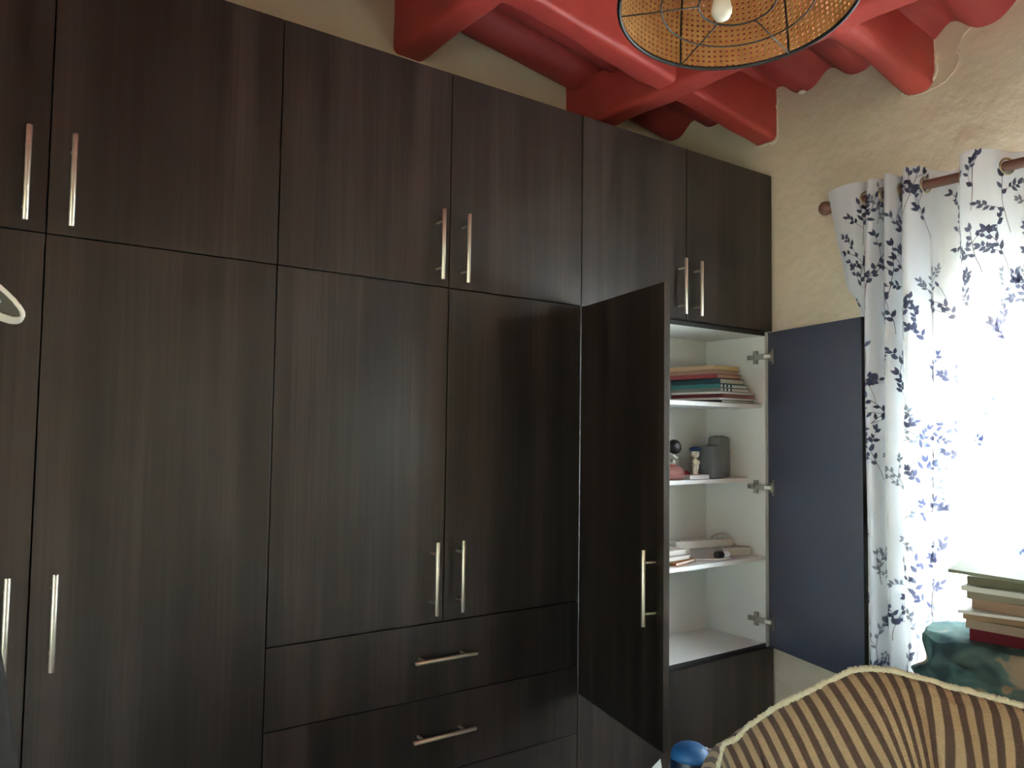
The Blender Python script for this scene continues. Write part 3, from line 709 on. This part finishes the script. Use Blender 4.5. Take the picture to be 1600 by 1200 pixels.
bp = n.new('ShaderNodeBump'); bp.inputs['Strength'].default_value = .6; bp.inputs['Distance'].default_value = .003; l.new(nb.outputs[0], bp.inputs['Height']); l.new(bp.outputs[0], b.inputs['Normal'])
M_HEM = mat('cream_wool_hem', (.70, .64, .46), .95, spec=.1, bump=(400, .8, .003), sheen=.3, transl=.25)
blk = thing('blanket', 'brown and tan striped wool blanket with cream hem heaped on the bed', 'blanket', (1.2, -1.30, bz))
bo = build(g, 'cloth', M_STR, blk, smooth=True)
uvl = bo.data.uv_layers.new(name='UVMap')
PITCH = .0222
for poly in bo.data.polygons:
    for li in poly.loop_indices:
        co = bo.data.vertices[bo.data.loops[li].vertex_index].co + ORG[blk.name]
        vi = bo.data.loops[li].vertex_index; s = (vi // (NV + 1)) / NU * rtot
        p = r_at(s); dz = p.z - co.z
        w = max(0, min(1, (s_f - s) / (s_f - s_p))); w = w * w * (3 - 2 * w)
        sh2 = (-.12 + .48 * w) if s < s_f else -.12 - .13 * (1 - math.exp(-(s - s_f) / .06))
        sc_ = s - sh2 * dz
        uvl.data[li].uv = (sc_ / PITCH * .314159, dz)
hp = [blank(i / 220, 6.0 / 13) + Vector((0, 0, .002)) + Vector((random.uniform(-1, 1), random.uniform(-1, 1), random.uniform(-1, 1))) * .0009 for i in range(221)]
build(G().tube(hp, [.0050 + random.uniform(-.0010, .0013) for _ in hp], 8), 'hem', M_HEM, blk, smooth=True)

# green clothes heap and the book pile on it
M_GRN = D.materials.new('green_printed_cloth'); M_GRN.use_nodes = True; n = M_GRN.node_tree.nodes; l = M_GRN.node_tree.links; b = n['Principled BSDF']
b.inputs['Roughness'].default_value = .9; b.inputs['Specular IOR Level'].default_value = .15
tcn = n.new('ShaderNodeTexCoord'); nz = n.new('ShaderNodeTexNoise'); nz.inputs['Scale'].default_value = 9; nz.inputs['Detail'].default_value = 2; nz.inputs['Distortion'].default_value = .8
l.new(tcn.outputs['Object'], nz.inputs['Vector'])
rmp = n.new('ShaderNodeValToRGB'); rmp.color_ramp.interpolation = 'LINEAR'; e = rmp.color_ramp.elements
e[0].position = .36; e[0].color = (.050, .095, .105, 1); e[1].position = .62; e[1].color = (.40, .36, .26, 1)
k = e.new(.44); k.color = (.075, .155, .150, 1); k = e.new(.57); k.color = (.14, .25, .23, 1); k = e.new(.60); k.color = (.40, .36, .26, 1)
l.new(nz.outputs[0], rmp.inputs[0]); l.new(rmp.outputs[0], b.inputs['Base Color'])
hc = Vector((2.215, -1.065, bz)); HH = .285
def heap(a, b):
    th = a * 2 * math.pi; ph = b * math.pi / 2
    ca = math.cos(th); sa = math.sin(th); r = math.cos(ph) ** .28; zz = math.sin(ph) ** .65
    p = Vector((.205 * ca * r, .245 * sa * r, HH * zz))
    nrm = Vector((ca * math.cos(ph), sa * math.cos(ph), math.sin(ph)))
    f = noise.noise(p * 7 + Vector((3, 1, 0))) * .030 + .022 * (1 - abs(noise.noise(Vector((p.x * 6 + p.z * 9, p.y * 6 - p.z * 7, 4)))) * 2.2) * min(1, 3 * zz)
    f += .012 * math.sin(zz * 24 + 3 * noise.noise((ca * 1.5, sa * 1.5, 7))) * (1 - b)
    f += .010 * noise.noise(Vector((p.x * 26, p.y * 26, p.z * 16)))
    f *= (1 - .9 * b ** 6)
    q = hc + p + nrm * f; q.z = min(max(q.z, bz + .001), bz + HH - .0045); return q
g = G(); g.grid(heap, 140, 56, closeu=True)
hp_ = tag(build(g, 'folded_garments', M_GRN, smooth=True), 'rumpled teal-green printed garments heaped under the pile of books', 'clothes')
zt_ = bz + HH - .004
AC = Vector((2.10, -1.000, 0))
pile = [('dark red hardback book at the bottom of the pile on the green clothes', .010, .005, .22, .30, .026, 12, (.16, .012, .025), (.40, .37, .33)),
 ('thick tan folder just above the dark red book', -.012, .004, .23, .30, .017, 7, (.36, .29, .21), (.52, .46, .36)),
 ('brown cardboard folder low in the paper pile', -.022, .006, .23, .30, .010, 17, (.30, .20, .12), (.46, .38, .28)),
 ('white loose sheets sticking out to the left of the pile', -.030, .014, .22, .30, .006, 20, (.74, .73, .70), (.74, .73, .70)),
 ('reddish-tan folder in the middle of the paper pile', .014, .000, .22, .30, .020, 6, (.40, .26, .18), (.44, .30, .22)),
 ('grey-brown folder above the middle of the paper pile', -.004, .004, .22, .30, .016, 17, (.27, .24, .18), (.50, .46, .38)),
 ('white booklet near the top of the paper pile', -.024, .008, .22, .30, .010, 9, (.70, .69, .64), (.74, .72, .66)),
 ('olive-grey folder directly under the topmost album', -.002, .004, .22, .30, .016, 12, (.22, .20, .14), (.44, .41, .33))]
z = zt_
for i, (lb, dx, dy, sx, sy, h, an, c, pc) in enumerate(pile):
    h *= 1.25
    # near-left corner: books extend to +x and to -y
    a = an - 4; cx, cy = AC.x + dx, AC.y + dy
    o_ = Vector((cx, cy, z)) + Matrix.Rotation(R(a), 3, 'Z') @ Vector((0, -sy, 0))
    book(lb, o_, sx, sy, h, a, flat('pile_%d' % i, c, .7), flat('pilepg_%d' % i, pc, .85), 'folder' if 'folder' in lb else 'book', 'pile of books and papers on the clothes', 'folder' if 'folder' in lb else 'book', inset=.002, ct=.0016)
    z += h + .0008
a = 8.0; sy = .34
o_ = Vector((2.012, -.992, z + .010)) + Matrix.Rotation(R(a), 3, 'Z') @ Vector((0, -sy, 0))
book('large pale green thin album tilted on top of the paper pile', o_ + Vector((0, 0, -.006)), .21, sy, .008, a, flat('album_cover', (.22, .25, .18), .6), M_PAGEW, 'album', None, 'album', tilt=(-7.5, 2.0), ct=.002)

# blue bottle and crumpled tissue on the bed
bc_ = ray(1078, 1192, 1.66); bb = Vector((bc_.x, bc_.y, bz + .001))
bt = thing('water_bottle', 'dark navy bottle with a bright blue domed lid behind the striped blanket', 'bottle', tuple(bb))
topz = ray(1075, 1162, 1.66).z; hb = topz - bb.z
M_NV = mat('navy_plastic', (.004, .012, .030), .35); M_BLU = mat('blue_plastic', (.006, .085, .24), .55); M_PALE = mat('pale_label', (.50, .56, .53), .5)
build(G().lathe([(0, 0), (.040, 0), (.043, .006), (.043, hb * .66), (.040, hb * .80)], 32, bb), 'body', M_NV, bt, smooth=True, angle=40)
build(G().lathe([(.0400, hb * .79), (.0385, hb * .86), (.034, hb * .93), (.024, hb * .98), (0, hb)], 32, bb), 'lid', M_BLU, bt, smooth=True)
gl_ = G()
for k in range(10):
    pass
def lab_f(a, b):
    w = R(-95 + 70 * a) ; return bb + Vector((.0437 * math.cos(w), .0437 * math.sin(w), hb * (.08 + .70 * b)))
gl_.grid(lab_f, 12, 3); build(gl_, 'label_sleeve', M_PALE, bt, smooth=True).modifiers.new('t', 'SOLIDIFY').thickness = .0008
def tissue(label, c, r, h, seed):
    def f(a, b):
        th = a * 2 * math.pi; rr = r * math.cos(b * math.pi / 2) ** .6; zz = h * math.sin(b * math.pi / 2)
        p = Vector((rr * math.cos(th), rr * math.sin(th), zz)); k = 1 + .45 * noise.noise(p * 30 + Vector((seed, 0, 0)))
        return Vector(c) + Vector((p.x * k, p.y * k, max(0, p.z * k)))
    g = G(); g.grid(f, 48, 16, closeu=True)
    tag(build(g, 'crumpled_paper', mat('tissue_%d' % seed, (.66, .70, .66), .8), smooth=True, angle=25), label, 'paper')
c = ray(1030, 1205, 1.70); pz = ray(1036, 1188, 1.70).z
fp_a = Vector((c.x - .05, c.y - .02, bz + .001)); fp_b = Vector((c.x + .012, c.y - .012, bz + .001)); fp_t = Vector((c.x + .008, c.y + .004, pz)); fp_t2 = Vector((c.x - .04, c.y + .01, pz - .03)); fp_c = Vector((c.x + .016, c.y + .03, bz + .001)); fp_d = Vector((c.x - .045, c.y + .03, bz + .001))
g = G().add([fp_a, fp_b, fp_t, fp_t2, fp_c, fp_d], [(0, 1, 2, 3), (3, 2, 4, 5)]); g.uv = 1
fpo = tag(build(g, 'folded_paper', mat('white_card', (.72, .76, .74), .7)), 'white folded card standing left of the blue bottle', 'paper'); fpo.modifiers.new('t', 'SOLIDIFY').thickness = .0008
c = ray(1112, 1200, 1.70); tissue('crumpled pale paper right of the blue bottle', (c.x, c.y, bz + .001), .026, ray(1112, 1172, 1.70).z - bz, 9)

# ------------------------------------------------------------------ coat stand at the left edge with bag and coat
px, py = -.16, -.62
M_STAND = mat('stand_metal', (.03, .03, .03), .4)
st = thing('coat_stand', 'black metal coat stand just outside the left edge', 'coat stand', (px, py, 0))
build(G().tube([(px, py, .03), (px, py, 1.72)], .014, 14), 'pole', M_STAND, st, smooth=True)
build(G().lathe([(0, 0), (.16, 0), (.16, .012), (.04, .025), (.02, .04), (0, .04)], 28, (px, py, 0)), 'base', M_STAND, st, smooth=True)
build(G().lathe([(0, -.02), (.018, -.012), (.02, 0), (.014, .015), (0, .022)], 16, (px, py, 1.73)), 'knob', M_STAND, st, smooth=True)
for k in range(4):
    a = R(33 + 90 * k); d = Vector((math.cos(a), math.sin(a), 0)); p = Vector((px, py, 1.62))
    build(G().tube(catmull([p, p + d * .06 + Vector((0, 0, -.02)), p + d * .11 + Vector((0, 0, .01)), p + d * .12 + Vector((0, 0, .06))], 6), .007, 8), 'hook', M_STAND, st, smooth=True)
M_CAN = mat('white_canvas', (.72, .71, .66), .85, bump=(90, .5, .004)); M_GRY = mat('grey_lining', (.10, .095, .08), .9); M_PB = mat('pale_blue_cloth', (.42, .55, .62), .85)
# bag mouth: ellipse on the picture plane about 1.2 m away, opening up towards the room
mc = ray(-22, 456, 1.2); e_a = (ray(35, 494, 1.2) - mc); e_b = (ray(2, 432, 1.185) - mc); e_b = e_b - e_a * (e_b.dot(e_a) / e_a.length_squared)
e_b = e_b.normalized() * .022
ax = e_a.cross(e_b).normalized()
if ax.dot(CAM - mc) < 0: ax = -ax
bagb = thing('cloth_hat', 'white cloth hat with thick rolled rim hanging at the left edge', 'hat', tuple(mc))
def ell(t, k=1.0): return mc + (e_a * math.cos(t) + e_b * math.sin(t)) * k
build(G().tube([ell(2 * math.pi * k / 48) + Vector((random.uniform(-1, 1), random.uniform(-1, 1), random.uniform(-1, 1))) * .0005 for k in range(48)], .0034, 10, closed=True), 'rim', M_CAN, bagb, smooth=True)
dn = (-ax * .5 - cu * .8 - cr * .35).normalized()
def crown(a, b):
    t = a * 2 * math.pi; k = math.cos(b * math.pi / 2) ** .55; return mc + (e_a * math.cos(t) + e_b * math.sin(t)) * k * 1.0 + dn * (.020 * math.sin(b * math.pi / 2))
g = G(); g.grid(crown, 48, 12, closeu=True); build(g, 'crown', M_CAN, bagb, smooth=True).modifiers.new('t', 'SOLIDIFY').thickness = -.003
g = G(); g.grid(lambda a, b: mc + (crown(a, b) - mc) * .93 + ax * .001, 48, 12, closeu=True); build(g, 'lining', M_GRY, bagb, smooth=True)
build(G().tube([ell(2.5, .8) - ax * .004, ell(1.2, .15) - ax * .004, ell(-.6, .45) - ax * .003], [.008, .010, .006], 8), 'sweat_band', M_PB, bagb, smooth=True)
# cord hanging the hat from a stand hook
hk = Vector((px, py, 1.62)) + Vector((math.cos(R(33)), math.sin(R(33)), 0)) * .11
build(G().tube(catmull([ell(2.6), ell(2.6).lerp(hk, .5) + Vector((-.01, 0, .01)), hk + Vector((0, 0, .012))], 6), .0018, 6), 'chin_cord', M_CAN, bagb, smooth=True)
M_COAT = mat('charcoal_wool', (.012, .013, .015), .9, bump=(60, .5, .004))
qx, qy = -.060, -.765
def coat(a, b):
    t = a * 2 * math.pi; zz = 1.50 - b * 1.05; w = .05 + .165 * b ** .8; d = .035 + .05 * b
    k = 1 + (.16 * math.sin(7 * t + 2.5 * b) + .07 * math.sin(12 * t - b)) * min(1, b * 1.6 + .15)
    zz += .035 * math.sin(3 * t + 1) * b ** 3
    return Vector((qx + w * math.cos(t) * k, qy + d * math.sin(t) * k, zz))
g = G(); g.grid(coat, 64, 24, closeu=True)
ct = thing('shawl', 'charcoal wool shawl hanging in folds at the lower left corner', 'shawl', (qx, qy, .45))
build(g, 'body', M_COAT, ct, smooth=True).modifiers.new('t', 'SOLIDIFY').thickness = .004
build(G().tube([(qx + .05 * math.cos(k * .393), qy + .036 * math.sin(k * .393), 1.505) for k in range(16)], .012, 8, closed=True), 'gathered_top', M_COAT, ct, smooth=True)
